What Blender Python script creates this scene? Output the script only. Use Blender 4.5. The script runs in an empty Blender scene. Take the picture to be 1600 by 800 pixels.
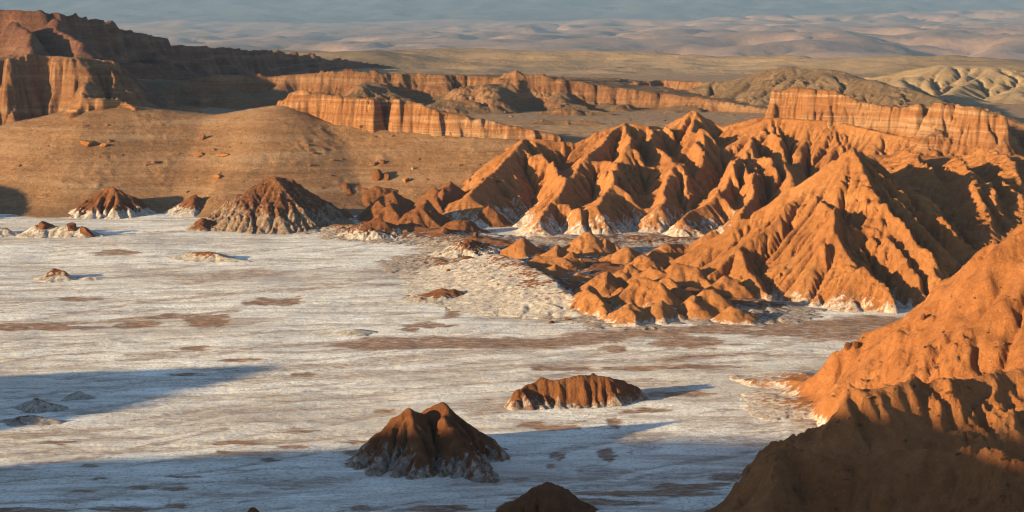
import bpy, math, random
import numpy as np
R = math.radians
F32 = np.float32
sc = bpy.context.scene
COL = sc.collection

# ------------------------------------------------------------------ camera
FPX = 2986.0                       # focal length in pixels of a 1600 px wide frame
CAMH = 100.0                       # the viewpoint stands 100 m above the salt flat
PITCH = math.atan(440.0 / FPX)
cd = bpy.data.cameras.new("camera")
cam = bpy.data.objects.new("camera", cd)
COL.objects.link(cam)
cam.location = (0, 0, CAMH)
cam.rotation_euler = (R(90) - PITCH, 0, 0)
cd.sensor_width = 36.0
cd.lens = 36.0 * FPX / 1600.0
cd.clip_start = 1.0
cd.clip_end = 90000.0
sc.camera = cam

# ------------------------------------------------------------------ light
SUN_AZ = 30.0                      # the light travels 30 deg from +x towards +y
SUN_EL = 10.5
w = bpy.data.worlds.new("World")
sc.world = w
w.use_nodes = True
nt = w.node_tree
nt.nodes.clear()
sky = nt.nodes.new("ShaderNodeTexSky")
sky.sky_type = 'NISHITA'
sky.sun_disc = False
sky.sun_elevation = R(SUN_EL)
# sun seen in direction (-cos az, -sin az)
sky.sun_rotation = math.atan2(-math.cos(R(SUN_AZ)), -math.sin(R(SUN_AZ)))
sky.altitude = 2400
bg = nt.nodes.new("ShaderNodeBackground")
bg.inputs[1].default_value = 0.10
wo = nt.nodes.new("ShaderNodeOutputWorld")
nt.links.new(sky.outputs[0], bg.inputs[0])
nt.links.new(bg.outputs[0], wo.inputs[0])
sd = bpy.data.lights.new("sun", 'SUN')
sd.energy = 5.0
sd.angle = R(0.9)
sd.color = (1.0, 0.78, 0.45)
sun = bpy.data.objects.new("sun", sd)
COL.objects.link(sun)
from mathutils import Vector
ldir = Vector((math.cos(R(SUN_AZ)) * math.cos(R(SUN_EL)), math.sin(R(SUN_AZ)) * math.cos(R(SUN_EL)), -math.sin(R(SUN_EL))))
sun.rotation_euler = ldir.to_track_quat('-Z', 'Y').to_euler()
sun.location = (-300, -200, 300)
vs = sc.view_settings
vs.view_transform = 'Standard'
vs.look = 'None'
vs.gamma = 1.0
vs.exposure = 1.48
vs.use_curve_mapping = False
sc.cycles.max_bounces = 4
sc.cycles.diffuse_bounces = 3
sc.cycles.volume_bounces = 0
sc.cycles.use_denoising = True
sc.cycles.pixel_filter_type = 'BLACKMAN_HARRIS'
sc.cycles.filter_width = 1.15

# ------------------------------------------------------------------ numbers
cp, sp = math.cos(PITCH), math.sin(PITCH)
def ray(px, py):
    u, v = px - 800.0, 400.0 - py
    return u, FPX * cp + v * sp, v * cp - FPX * sp
def P(px, py, d):                   # photo direction px, py at a distance of d metres
    x, y, z = ray(px, py)
    t = d / y
    return (x * t, d, CAMH + z * t)
def GD(py, z=0.0):                  # distance at which a photo row meets height z
    x, y, zz = ray(800, py)
    return (z - CAMH) / zz * y
def GP(px, py, z=0.0):
    return P(px, py, GD(py, z))

def _h(ix, iy, s):
    n = (ix * 374761393 + iy * 668265263 + s * 974634777) & 0xffffffff
    n = ((n ^ (n >> 13)) * 1274126177) & 0xffffffff
    return (n ^ (n >> 16)) & 0xffff
TABX = np.cos(np.arange(65536) * (2 * math.pi / 65536)).astype(F32)
TABY = np.sin(np.arange(65536) * (2 * math.pi / 65536)).astype(F32)
def perlin(x, y, s=0):
    x = np.asarray(x, dtype=np.float64); y = np.asarray(y, dtype=np.float64)
    x, y = np.broadcast_arrays(x, y)
    ix = np.floor(x).astype(np.int64); iy = np.floor(y).astype(np.int64)
    fx = (x - ix).astype(F32); fy = (y - iy).astype(F32)
    u = fx * fx * fx * (fx * (fx * 6 - 15) + 10); v = fy * fy * fy * (fy * (fy * 6 - 15) + 10)
    def g(dx, dy):
        k = _h(ix + dx, iy + dy, s)
        return TABX[k] * (fx - dx) + TABY[k] * (fy - dy)
    a = g(0, 0); b = g(1, 0); c = g(0, 1); d = g(1, 1)
    return ((a + (b - a) * u) * (1 - v) + (c + (d - c) * u) * v) * 1.4
def fbm(x, y, o=4, s=0, gain=0.5, lac=2.03):
    r = 0; a = 1.0
    for i in range(o):
        r = r + a * perlin(x, y, s + i * 17)
        x = x * lac + 3.1; y = y * lac - 1.7; a *= gain
    return r
def ridged(x, y, o=4, s=0, gain=0.5):
    r = 0; a = 1.0
    for i in range(o):
        r = r + a * (1 - 2 * np.abs(perlin(x, y, s + i * 13)))
        x = x * 2.07 + 5.3; y = y * 2.07 + 2.9; a *= gain
    return r
def worley(x, y, s=0):
    """cell pattern: random value of the nearest cell and distance to the cell border"""
    x = np.asarray(x, np.float64); y = np.asarray(y, np.float64)
    ix = np.floor(x).astype(np.int64); iy = np.floor(y).astype(np.int64)
    f1 = np.full(x.shape, 9.0); f2 = np.full(x.shape, 9.0); v = np.zeros(x.shape)
    for dx in (-1, 0, 1):
        for dy in (-1, 0, 1):
            a = _h(ix + dx, iy + dy, s); b = _h(ix + dx, iy + dy, s + 7)
            d = np.hypot(ix + dx + (a & 0xffff) / 65536.0 - x, iy + dy + (b & 0xffff) / 65536.0 - y)
            m = d < f1
            f2 = np.where(m, f1, np.minimum(f2, d)); f1 = np.where(m, d, f1)
            v = np.where(m, ((a >> 16) & 0xffff) / 65536.0, v)
    return v.astype(F32), (f2 - f1).astype(F32)
def sstep(a, b, x):
    t = np.clip((x - a) / (b - a), 0, 1)
    return t * t * (3 - 2 * t)
def smax(a, b, k):
    h = np.clip(0.5 + 0.5 * (a - b) / k, 0, 1)
    return b * (1 - h) + a * h + k * h * (1 - h)

def nb(h):
    p = np.pad(h, 1, mode='edge')
    H, W = h.shape
    return [p[1 + dy:1 + dy + H, 1 + dx:1 + dx + W] for dx, dy in NB]
NB = [(1, 0), (-1, 0), (0, 1), (0, -1), (1, 1), (-1, -1), (1, -1), (-1, 1)]
OP = [1, 0, 3, 2, 5, 4, 7, 6]
def erode(h, cell, base, n=120, K=0.05, D=0.03, m=0.5, talus=None, seed=0):
    """running water cuts gullies: drainage area is routed downhill, cells wear with area and slope"""
    h = h.astype(F32).copy(); base = base.astype(F32)
    A = np.ones_like(h)
    dist = np.array([1, 1, 1, 1, 1.4142, 1.4142, 1.4142, 1.4142], F32) * cell
    for it in range(n):
        N = nb(h)
        w_ = []; W = np.full_like(h, 1e-6); sm = np.zeros_like(h); lp = np.zeros_like(h)
        for i in range(8):
            s = np.maximum(h - N[i], 0) / dist[i]
            ww = s * s
            w_.append(ww); W += ww
            np.maximum(sm, s, out=sm)
            lp += (N[i] - h) * (1.0 if i < 4 else 0.5)
        F = A / W
        newA = np.ones_like(h)
        H_, W_ = h.shape
        for i, (dx, dy) in enumerate(NB):
            q = np.pad(F * w_[i], 1)
            newA += q[1 - dy:1 - dy + H_, 1 - dx:1 - dx + W_]
        A = newA
        dh = np.minimum(K * cell * (A ** m - 0.85) * sm, 0.35 * sm * cell)
        h = h - dh + D * lp / 6
        if talus:
            ex = np.maximum(sm - talus, 0) * cell * 0.12
            h = h - ex
        h = np.maximum(h, base)
    return h, A
def upsample(h):
    H, W = h.shape
    o = np.zeros((H, 2 * W - 1), F32)
    o[:, ::2] = h; o[:, 1::2] = (h[:, 1:] + h[:, :-1]) / 2
    r = np.zeros((2 * H - 1, 2 * W - 1), F32)
    r[::2] = o; r[1::2] = (o[1:] + o[:-1]) / 2
    p = np.pad(r, 1, mode='edge')
    return r * 0.72 + 0.07 * (p[1:-1, 2:] + p[1:-1, :-2] + p[2:, 1:-1] + p[:-2, 1:-1])

# ------------------------------------------------------------------ ground level
def ground(x, y):
    z = 0.5 * fbm(x / 60.0, y / 90.0, 3, 5)
    z = z + 24 * sstep(830, 1010, y + 0.12 * x)                     # the plateau behind the valley
    z = z - 8 * sstep(1250, 1700, y)
    z = z + 62 * sstep(60, -260, y + 0.0 * x) * 0
    return z

# ------------------------------------------------------------------ mesh from a height grid
def grid_mesh(name, X, Y, Z, keep=None, attrs=None, mat=None, props=None, parent=None):
    H, W = Z.shape
    idx = np.arange(H * W).reshape(H, W)
    q = np.stack([idx[:-1, :-1], idx[:-1, 1:], idx[1:, 1:], idx[1:, :-1]], -1).reshape(-1, 4)
    if keep is not None:
        kf = (keep[:-1, :-1] | keep[:-1, 1:] | keep[1:, 1:] | keep[1:, :-1]).reshape(-1)
        q = q[kf]
    used = np.zeros(H * W, bool); used[q.reshape(-1)] = True
    remap = np.cumsum(used) - 1
    q = remap[q]
    ox, oy = 0.0, 0.0
    co = np.stack([X.reshape(-1), Y.reshape(-1), Z.reshape(-1)], -1)[used].astype(F32)
    if props is not None and props.get("kind") != "structure":
        ox, oy = float(co[:, 0].mean()), float(co[:, 1].mean())
        co[:, 0] -= ox; co[:, 1] -= oy
    me = bpy.data.meshes.new(name)
    me.vertices.add(len(co)); me.loops.add(q.size); me.polygons.add(len(q))
    me.vertices.foreach_set("co", co.reshape(-1))
    me.loops.foreach_set("vertex_index", q.reshape(-1).astype(np.int32))
    me.polygons.foreach_set("loop_start", np.arange(0, q.size, 4, dtype=np.int32))
    me.update(calc_edges=True)
    me.polygons.foreach_set("use_smooth", np.ones(len(q), bool))
    for k, v in (attrs or {}).items():
        a = me.attributes.new(k, 'FLOAT', 'POINT')
        a.data.foreach_set("value", v.reshape(-1)[used].astype(F32))
    o = bpy.data.objects.new(name, me)
    o.location = (ox, oy, 0)
    COL.objects.link(o)
    if mat: me.materials.append(mat)
    for k, v in (props or {}).items(): o[k] = v
    return o

def slope_of(Z, cell):
    gy, gx = np.gradient(Z, cell)
    return np.sqrt(gx * gx + gy * gy)

def spur_height(X, Y, spurs):
    """spur = dict(p=[(x,y,z)..], k=slope, kl, kr, cliff=(height,width))"""
    Z = np.full(X.shape, -1e4, F32)
    for s in spurs:
        p = s['p']
        k = s.get('k', 0.6); kl = s.get('kl', k); kr = s.get('kr', k)
        ch, cw = s.get('cliff', (0, 1)); top = s.get('top', 0.0)
        best = np.full(X.shape, -1e4, F32)
        segs = list(zip(p[:-1], p[1:])) if len(p) > 1 else [(p[0], (p[0][0] + 0.01, p[0][1], p[0][2]))]
        nd = np.full(X.shape, 1e9); ns_ = len(segs)
        for si, (a, b) in enumerate(segs):
            dx, dy = b[0] - a[0], b[1] - a[1]
            L2 = dx * dx + dy * dy
            t = np.clip(((X - a[0]) * dx + (Y - a[1]) * dy) / L2, 0, 1)
            qx = X - (a[0] + t * dx); qy = Y - (a[1] + t * dy)
            d = np.sqrt(qx * qx + qy * qy)
            if kl != kr:
                side = (dx * qy - dy * qx) / (math.sqrt(L2) * np.maximum(d, 0.1))    # + = left of travel
                kk = kr + (kl - kr) * (0.5 + 0.5 * np.clip(side * 1.5, -1, 1))
                endc = ((t <= 0) & (si == 0)) | ((t >= 1) & (si == ns_ - 1))
                kk = np.where(endc, max(kl, kr), kk)
            else:
                kk = k
            zc = a[2] + t * (b[2] - a[2])
            if top: d = np.maximum(d - top, 0)
            rr = s.get('round', 0.0)
            dd = np.sqrt(d * d + rr * rr) - rr if rr else d
            z = zc - kk * dd
            if ch:
                if kl != kr:
                    lim = np.where(endc, 1.0, 0.5 + 0.5 * np.clip(-side * 1.5, -1, 1))    # cliff on the right side only
                else:
                    lim = 1.0
                tier = 0
                for ti, (off, wt) in enumerate(((0.0, 0.34), (0.3, 0.26), (0.62, 0.24), (0.95, 0.16))):
                    jt = 0.65 * cw * (0.45 * perlin(X / (cw * 1.6) + ti * 9.1, Y / (cw * 1.6), 611 + ti) + 0.35 * perlin(X / (cw * 4) + ti * 3.7, Y / (cw * 4), 631 + ti))
                    tier = tier + wt * sstep(0, 0.16 * cw, d - off * cw + jt * min(1, 0.25 + ti))
                z = z - ch * np.clip(0.75 + 0.9 * perlin(X / 26 + 3.3, Y / 40, 613), 0.25, 1.25) * lim * tier
            if kl != kr:
                m_ = d < nd - 1e-4
                best = np.where(m_, z, np.where(np.abs(d - nd) <= 1e-4, np.maximum(best, z), best)); nd = np.minimum(nd, d)
            else:
                best = np.maximum(best, z)
        Z = np.maximum(Z, best)
    return Z

def build_hill(name, spurs, mat, cell=0.6, props=None, warp=(3.0, 14.0), er=dict(), detail=0.25, seed=1,
               foot=1.0, salt=(0.5, 3.0, 1.0), basefn=None, dlam=3.0, post=None, clipbox=None, sink=1.2, tone=0.0, ter=None, pre=None, fins=None, blocks=None, fine=(22, 0.02), ribs=None):
    bf = basefn or ground
    xs = [q[0] for s in spurs for q in s['p']]; ys = [q[1] for s in spurs for q in s['p']]
    zmax = max(q[2] for s in spurs for q in s['p'])
    ext = 0
    for s in spurs:
        kk = min(s.get('k', 0.6), s.get('kl', 9), s.get('kr', 9)) if 'kl' in s else s.get('k', 0.6)
        e = (max(q[2] for q in s['p']) - float(bf(np.array([s['p'][0][0]]), np.array([s['p'][0][1]]))[0])) / kk
        s_ext = max(e, 2) + s.get('top', 0)
        s['ext'] = s_ext
    x0 = min(q[0] - s['ext'] for s in spurs for q in s['p']) - 4; x1 = max(q[0] + s['ext'] for s in spurs for q in s['p']) + 4
    y0 = min(q[1] - s['ext'] for s in spurs for q in s['p']) - 4; y1 = max(q[1] + s['ext'] for s in spurs for q in s['p']) + 4
    if clipbox:
        x0 = max(x0, clipbox[0]); x1 = min(x1, clipbox[1]); y0 = max(y0, clipbox[2]); y1 = min(y1, clipbox[3])
    c2 = cell * 2
    X, Y = np.meshgrid(np.arange(x0, x1, c2), np.arange(y0, y1, c2))
    wa, wl = warp
    WX = X + wa * fbm(X / wl, Y / wl, 3, seed * 7 + 1); WY = Y + wa * fbm(X / wl, Y / wl, 3, seed * 7 + 2)
    if blocks:
        bw, bl = blocks
        v1, e1 = worley(X / bl, Y / bl, seed + 5); v2, e2 = worley(X / bl * 2.3, Y / bl * 2.3, seed + 6)
        WX = WX + bw * (v1 - 0.5) + 0.45 * bw * (v2 - 0.5); WY = WY + bw * 1.3 * (v1 - 0.5) + 0.6 * bw * (v2 - 0.5)
    B = bf(X, Y).astype(F32)
    Z = spur_height(WX, WY, spurs)
    if blocks: Z = Z + 0.28 * bw * (v1 - 0.5) + 0.12 * bw * (v2 - 0.5)
    if pre is not None: Z = pre(X, Y, Z, B)
    if fins:
        Zt = np.maximum(Z, B)
        def meet(px, py):
            rx, ry, rz = ray(px, py)
            for d in np.arange(y0, y1, 0.7):
                x = rx * d / ry; z = CAMH + rz * d / ry
                i = int((d - y0) / c2); j = int((x - x0) / c2)
                if 0 <= i < Zt.shape[0] and 0 <= j < Zt.shape[1] and z <= Zt[i, j]: return x, d
            return None
        for (pts, amp, wl_, wr_) in fins:
            pl = [meet(*q) for q in pts]
            pl = [q for q in pl if q]
            if len(pl) < 2: continue
            bd = np.full(Z.shape, 1e9); bs = np.ones(Z.shape); bt = np.zeros(Z.shape)
            for i, (a_, b_) in enumerate(zip(pl[:-1], pl[1:])):
                dx, dy = b_[0] - a_[0], b_[1] - a_[1]; L2 = dx * dx + dy * dy + 1e-6
                tt = ((WX - a_[0]) * dx + (WY - a_[1]) * dy) / L2; t_ = np.clip(tt, 0, 1)
                qx = WX - a_[0] - t_ * dx; qy = WY - a_[1] - t_ * dy
                dd = np.hypot(qx, qy); cr = dx * qy - dy * qx
                m_ = dd < bd
                bd = np.where(m_, dd, bd); bs = np.where(m_, np.sign(cr), bs); bt = np.where(m_, (i + t_) / (len(pl) - 1), bt)
            bd = bd + 0.8 * perlin(X / 3.1, Y / 3.1, 931)
            env = np.clip(bt / 0.12 + 0.25, 0, 1) * np.clip((1 - bt) / 0.3 + 0.1, 0, 1)
            # photo-right side of a fin that runs down-right is its far side: steep, with a gully beyond it
            prof_l = np.clip(1 - bd / wl_, 0, 1)
            prof_r = np.interp(bd, [0, wr_, 2.2 * wr_, 5 * wr_], [1, -0.15, -0.3, 0])
            Z = Z + (amp * env * np.where(bs > 0, prof_r, prof_l)).astype(F32)
    rel = np.clip((Z - B) / max(zmax * 0.4, 1), 0, 1)
    Z = Z + (fbm(X / (wl * .5), Y / (wl * .5), 3, seed * 5 + 3) * wa * 0.10) * rel
    Zb = smax(Z, B - 0.15, foot) - 0.1
    Zb = Zb + 0.05 * cell * perlin(X / c2 * 0.77, Y / c2 * 0.77, seed)
    e = dict(n=90, K=0.05, D=0.05, seed=seed); e.update(er)
    if e['n'] > 0:
        Zb, A = erode(Zb, c2, B - 0.3, **e)
    else:
        A = np.ones_like(Zb)
    Z = upsample(Zb); A = upsample(np.log(A)); B = upsample(B)
    H, W = Z.shape
    X, Y = np.meshgrid(x0 + cell * np.arange(W), y0 + cell * np.arange(H))
    relh = Z - B
    sl = slope_of(Z, cell)
    rocky = 0.45 + 1.3 * sstep(-0.05, 0.45, fbm(X / (dlam * 5), Y / (dlam * 5), 3, seed + 33))
    amp = rocky * np.clip(relh / 2.0, 0, 1) * (0.35 + 0.65 * np.clip(sl / 0.8, 0, 1))
    if ter:
        ta, tl = ter
        zz = Z + X * 0.06
        Z = Z + ta * perlin(zz / tl, zz * 0 + 3.3, 71) * np.clip((sl - 0.5) / 0.6, 0, 1) + ta * 0.5 * perlin(zz / tl * 2.3, zz * 0 + 9.1, 72) * np.clip((sl - 0.5) / 0.6, 0, 1)
    Z = Z + detail * amp * (0.45 * fbm(X / dlam, Y / dlam, 4, seed + 40, 0.62) + 0.6 * ridged(X / (dlam * 1.7), Y / (dlam * 1.7), 4, seed + 50, 0.6))
    if ribs:
        ra, rl, ramp_, rx = ribs
        c_, s_ = math.cos(R(ra)), math.sin(R(ra))
        U_ = X * c_ + Y * s_; V_ = -X * s_ + Y * c_ + 1.2 * perlin(X / 12, Y / 12, 77)
        Z = Z + ramp_ * amp * sstep(rx - 12, rx + 12, X) * (ridged(U_ / (rl * 9), V_ / rl, 3, seed + 61, 0.6) - 0.6)
    if fine[0]:
        Zf, A2 = erode(Z, cell, np.minimum(B - 0.35, Z), n=fine[0], K=fine[1], D=0.0, m=0.5)
        Z = Zf
    if post is not None: Z = post(X, Y, Z, B)
    keep = Z > B - sink * 0.15
    Z = np.where(relh < 0.05, np.minimum(Z, B - 0.35 * sink), Z)
    sa, sb, sm = salt
    n = fbm(X / 9.0, Y / 9.0, 4, seed + 90, 0.6)
    n2 = fbm(X / 1.6, Y / 1.6, 3, seed + 95, 0.6)
    S = sm * (1 - sstep(sa, sb, relh * 1.15 + 0.9 * n * sb * 0.35 + n2 * sb * 0.4)) if sm > 0 else np.zeros_like(Z)
    S = np.clip(S * 0.9, 0, 1)
    sl = slope_of(Z, cell)
    sp_ = np.pad(sl, 1, mode='edge'); sl = 0.4 * sl + 0.15 * (sp_[1:-1, 2:] + sp_[1:-1, :-2] + sp_[2:, 1:-1] + sp_[:-2, 1:-1])
    flat_ = 1 - sstep(0.42, 0.85, sl + 0.15 * n2)
    return grid_mesh(name, X, Y, Z, keep, dict(salt=S, soft=flat_), mat, props)

# ------------------------------------------------------------------ materials
def new_mat(name):
    m = bpy.data.materials.new(name); m.use_nodes = True
    t = m.node_tree; t.nodes.clear()
    out = t.nodes.new("ShaderNodeOutputMaterial")
    b = t.nodes.new("ShaderNodeBsdfPrincipled")
    b.inputs['Roughness'].default_value = 0.95
    b.inputs['Specular IOR Level'].default_value = 0.15
    t.links.new(b.outputs[0], out.inputs[0])
    return m, t, b
class NT:
    def __init__(s, t): s.t = t
    def lk(s, a, b): s.t.links.new(a, b)
    def pos(s, sc_=(1, 1, 1), rot=(0, 0, 0)):
        g = s.t.nodes.new("ShaderNodeNewGeometry"); m = s.t.nodes.new("ShaderNodeMapping")
        m.inputs['Scale'].default_value = sc_; m.inputs['Rotation'].default_value = rot
        s.lk(g.outputs['Position'], m.inputs[0]); return m.outputs[0]
    def noise(s, vec, scale, detail=4, rough=0.55, dist=0.0):
        n = s.t.nodes.new("ShaderNodeTexNoise"); n.inputs['Scale'].default_value = scale
        n.inputs['Detail'].default_value = detail; n.inputs['Roughness'].default_value = rough; n.inputs['Distortion'].default_value = dist
        s.lk(vec, n.inputs['Vector']); return n.outputs[0]
    def vor(s, vec, scale, feature='DISTANCE_TO_EDGE', rnd=1.0):
        n = s.t.nodes.new("ShaderNodeTexVoronoi"); n.feature = feature; n.inputs['Scale'].default_value = scale
        n.inputs['Randomness'].default_value = rnd
        s.lk(vec, n.inputs['Vector']); return n.outputs['Distance']
    def attr(s, name):
        n = s.t.nodes.new("ShaderNodeAttribute"); n.attribute_name = name; return n.outputs['Fac']
    def mapr(s, v, a, b, c=0.0, d=1.0):
        n = s.t.nodes.new("ShaderNodeMapRange"); s.lk(v, n.inputs[0])
        for i, q in enumerate((a, b, c, d)): n.inputs[1 + i].default_value = q
        return n.outputs[0]
    def math(s, op, a, b=None):
        n = s.t.nodes.new("ShaderNodeMath"); n.operation = op
        for i, q in enumerate((a, b)):
            if q is None: continue
            if isinstance(q, (int, float)): n.inputs[i].default_value = q
            else: s.lk(q, n.inputs[i])
        return n.outputs[0]
    def ramp(s, v, stops):
        n = s.t.nodes.new("ShaderNodeValToRGB"); s.lk(v, n.inputs[0])
        e = n.color_ramp.elements
        while len(e) < len(stops): e.new(0.5)
        for q, (p, c) in zip(e, stops): q.position = p; q.color = (*c, 1)
        return n.outputs[0]
    def mix(s, f, a, b, blend='MIX'):
        n = s.t.nodes.new("ShaderNodeMix"); n.data_type = 'RGBA'; n.blend_type = blend
        if isinstance(f, (int, float)): n.inputs[0].default_value = f
        else: s.lk(f, n.inputs[0])
        for i, q in ((6, a), (7, b)):
            if isinstance(q, tuple): n.inputs[i].default_value = (*q, 1)
            else: s.lk(q, n.inputs[i])
        return n.outputs[2]
    def bump(s, hgt, dist, strength=1.0, prev=None):
        n = s.t.nodes.new("ShaderNodeBump"); n.inputs['Distance'].default_value = dist; n.inputs['Strength'].default_value = strength
        s.lk(hgt, n.inputs['Height'])
        if prev is not None: s.lk(prev, n.inputs['Normal'])
        return n.outputs[0]

SALT_A = (0.76, 0.69, 0.59); SALT_B = (0.50, 0.42, 0.33)
def rock_mat(name, cols, strata=None, salty=True, bump=0.5, speck=0.0, bscale=0.7, saltcol=(SALT_A, SALT_B), vein=0.0, soil=None):
    m, t, b = new_mat(name); N = NT(t)
    p = N.pos()
    n1 = N.noise(p, 0.035, 6, 0.6)
    n2 = N.noise(p, 0.45, 5, 0.65)
    f = N.math('ADD', N.math('MULTIPLY', n1, 0.5), N.math('MULTIPLY', n2, 0.5))
    c = N.ramp(N.mapr(f, 0.36, 0.64), [(i / (len(cols) - 1), q) for i, q in enumerate(cols)])
    if strata:
        sc_col, scale, amt = strata
        ps = N.pos((0.012, 0.012, scale), (0.04, 0.07, 0))
        s1 = N.noise(ps, 1.0, 5, 0.7, 0.5)
        c = N.mix(N.math('MULTIPLY', N.mapr(s1, 0.5, 0.62), amt), c, sc_col)
        c = N.mix(N.math('MULTIPLY', N.mapr(s1, 0.47, 0.38), amt * 0.7), c, tuple(q * 0.5 for q in cols[0]))
    if speck > 0:
        v = N.noise(p, 1.7, 3, 0.7)
        c = N.mix(N.math('MULTIPLY', N.mapr(v, 0.60, 0.68), speck), c, (0.5, 0.36, 0.24))
    # rough broken crust
    if vein > 0:
        vv = N.noise(N.pos((1, 1, 1)), 0.9, 6, 0.75)
        c = N.mix(N.math('MULTIPLY', N.mapr(vv, 0.56, 0.64), vein), c, SALT_B)
    if soil:
        sn = N.noise(p, 0.9, 6, 0.7)
        so = N.ramp(N.mapr(N.math('ADD', N.math('MULTIPLY', n1, 0.4), N.math('MULTIPLY', sn, 0.6)), 0.38, 0.62), [(0, soil[0]), (1, soil[1])])
        c = N.mix(N.attr('soft'), c, so)
    if salty:
        sa = N.attr('salt')
        nn = N.noise(N.pos((1.0, 1.0, 0.35)), 0.8, 8, 0.78, 0.6)
        sf = N.mapr(N.math('ADD', sa, N.math('MULTIPLY', N.math('SUBTRACT', nn, 0.5), 2.6)), 0.40, 0.95, 0.0, 0.9)
        scol = N.mix(N.mapr(N.noise(p, 0.5, 5, 0.7), 0.4, 0.6), saltcol[1], saltcol[0])
        c = N.mix(sf, c, scol)
    N.lk(c, b.inputs['Base Color'])
    h1 = N.noise(p, bscale * 0.7, 9, 0.72, 0.4)
    rg = N.math('ABSOLUTE', N.math('SUBTRACT', N.noise(p, bscale * 1.3, 6, 0.65), 0.5))
    h2 = N.noise(p, bscale * 5.0, 5, 0.7)
    nb_ = N.bump(h1, 2.2 * bump, 1.0)
    nb_ = N.bump(rg, 1.5 * bump, 1.0, nb_)
    nb_ = N.bump(h2, 0.45 * bump, 1.0, nb_)
    N.lk(nb_, b.inputs['Normal'])
    return m

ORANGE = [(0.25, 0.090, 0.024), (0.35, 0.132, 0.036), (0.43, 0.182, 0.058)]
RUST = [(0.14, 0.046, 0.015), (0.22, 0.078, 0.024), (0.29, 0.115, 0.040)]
TAN = [(0.22, 0.13, 0.07), (0.32, 0.19, 0.105), (0.40, 0.25, 0.15)]
BROWN = [(0.14, 0.085, 0.05), (0.22, 0.13, 0.075), (0.31, 0.20, 0.12)]
CLIFF = [(0.17, 0.068, 0.027), (0.25, 0.11, 0.046), (0.32, 0.155, 0.07)]
M_orange = rock_mat("orange_clay", ORANGE, bump=0.62, bscale=0.55, speck=0.35)
M_near = rock_mat("near_orange_clay", [(0.24, 0.082, 0.021), (0.33, 0.118, 0.033), (0.39, 0.155, 0.050)], bump=0.6, bscale=0.5, speck=0.25)
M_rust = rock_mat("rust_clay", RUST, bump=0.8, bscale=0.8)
M_rim = rock_mat("salty_clay", RUST, bump=0.5, bscale=0.8, saltcol=((0.74, 0.67, 0.57), (0.48, 0.41, 0.33)))
M_cone = rock_mat("salt_veined_clay", RUST, bump=1.2, bscale=0.9, vein=0.5, saltcol=((0.58, 0.46, 0.34), (0.34, 0.23, 0.145)))
M_cliff = rock_mat("banded_orange_rock", [(0.30, 0.11, 0.034), (0.36, 0.145, 0.05), (0.42, 0.19, 0.075)], strata=((0.55, 0.36, 0.20), 0.30, 0.6), bump=1.1, salty=False, soil=((0.21, 0.095, 0.035), (0.29, 0.14, 0.06)))
M_cliff2 = rock_mat("brown_cliff_rock", CLIFF, strata=((0.36, 0.22, 0.12), 0.35, 0.4), bump=1.2, salty=False, bscale=0.4, soil=((0.14, 0.078, 0.036), (0.25, 0.145, 0.072)))
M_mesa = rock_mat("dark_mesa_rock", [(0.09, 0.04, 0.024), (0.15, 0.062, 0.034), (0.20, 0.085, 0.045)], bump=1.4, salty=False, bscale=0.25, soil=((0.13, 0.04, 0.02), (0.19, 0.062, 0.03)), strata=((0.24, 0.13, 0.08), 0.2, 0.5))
M_slope = rock_mat("stony_slope_soil", [(0.17, 0.080, 0.032), (0.26, 0.127, 0.052), (0.34, 0.178, 0.078)], bump=0.65, speck=0.8, bscale=0.5, salty=True, strata=((0.36, 0.24, 0.14), 0.3, 0.45), saltcol=((0.42, 0.30, 0.2), (0.34, 0.24, 0.16)))
M_talus = rock_mat("stony_brown_soil", [(0.12, 0.07, 0.035), (0.18, 0.108, 0.055), (0.25, 0.155, 0.085)], bump=0.8, speck=0.8, bscale=0.5, salty=False)
M_tan = rock_mat("tan_hill_soil", [(0.25, 0.16, 0.08), (0.31, 0.205, 0.11), (0.36, 0.25, 0.14)], bump=0.6, speck=0.3, salty=False)

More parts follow.
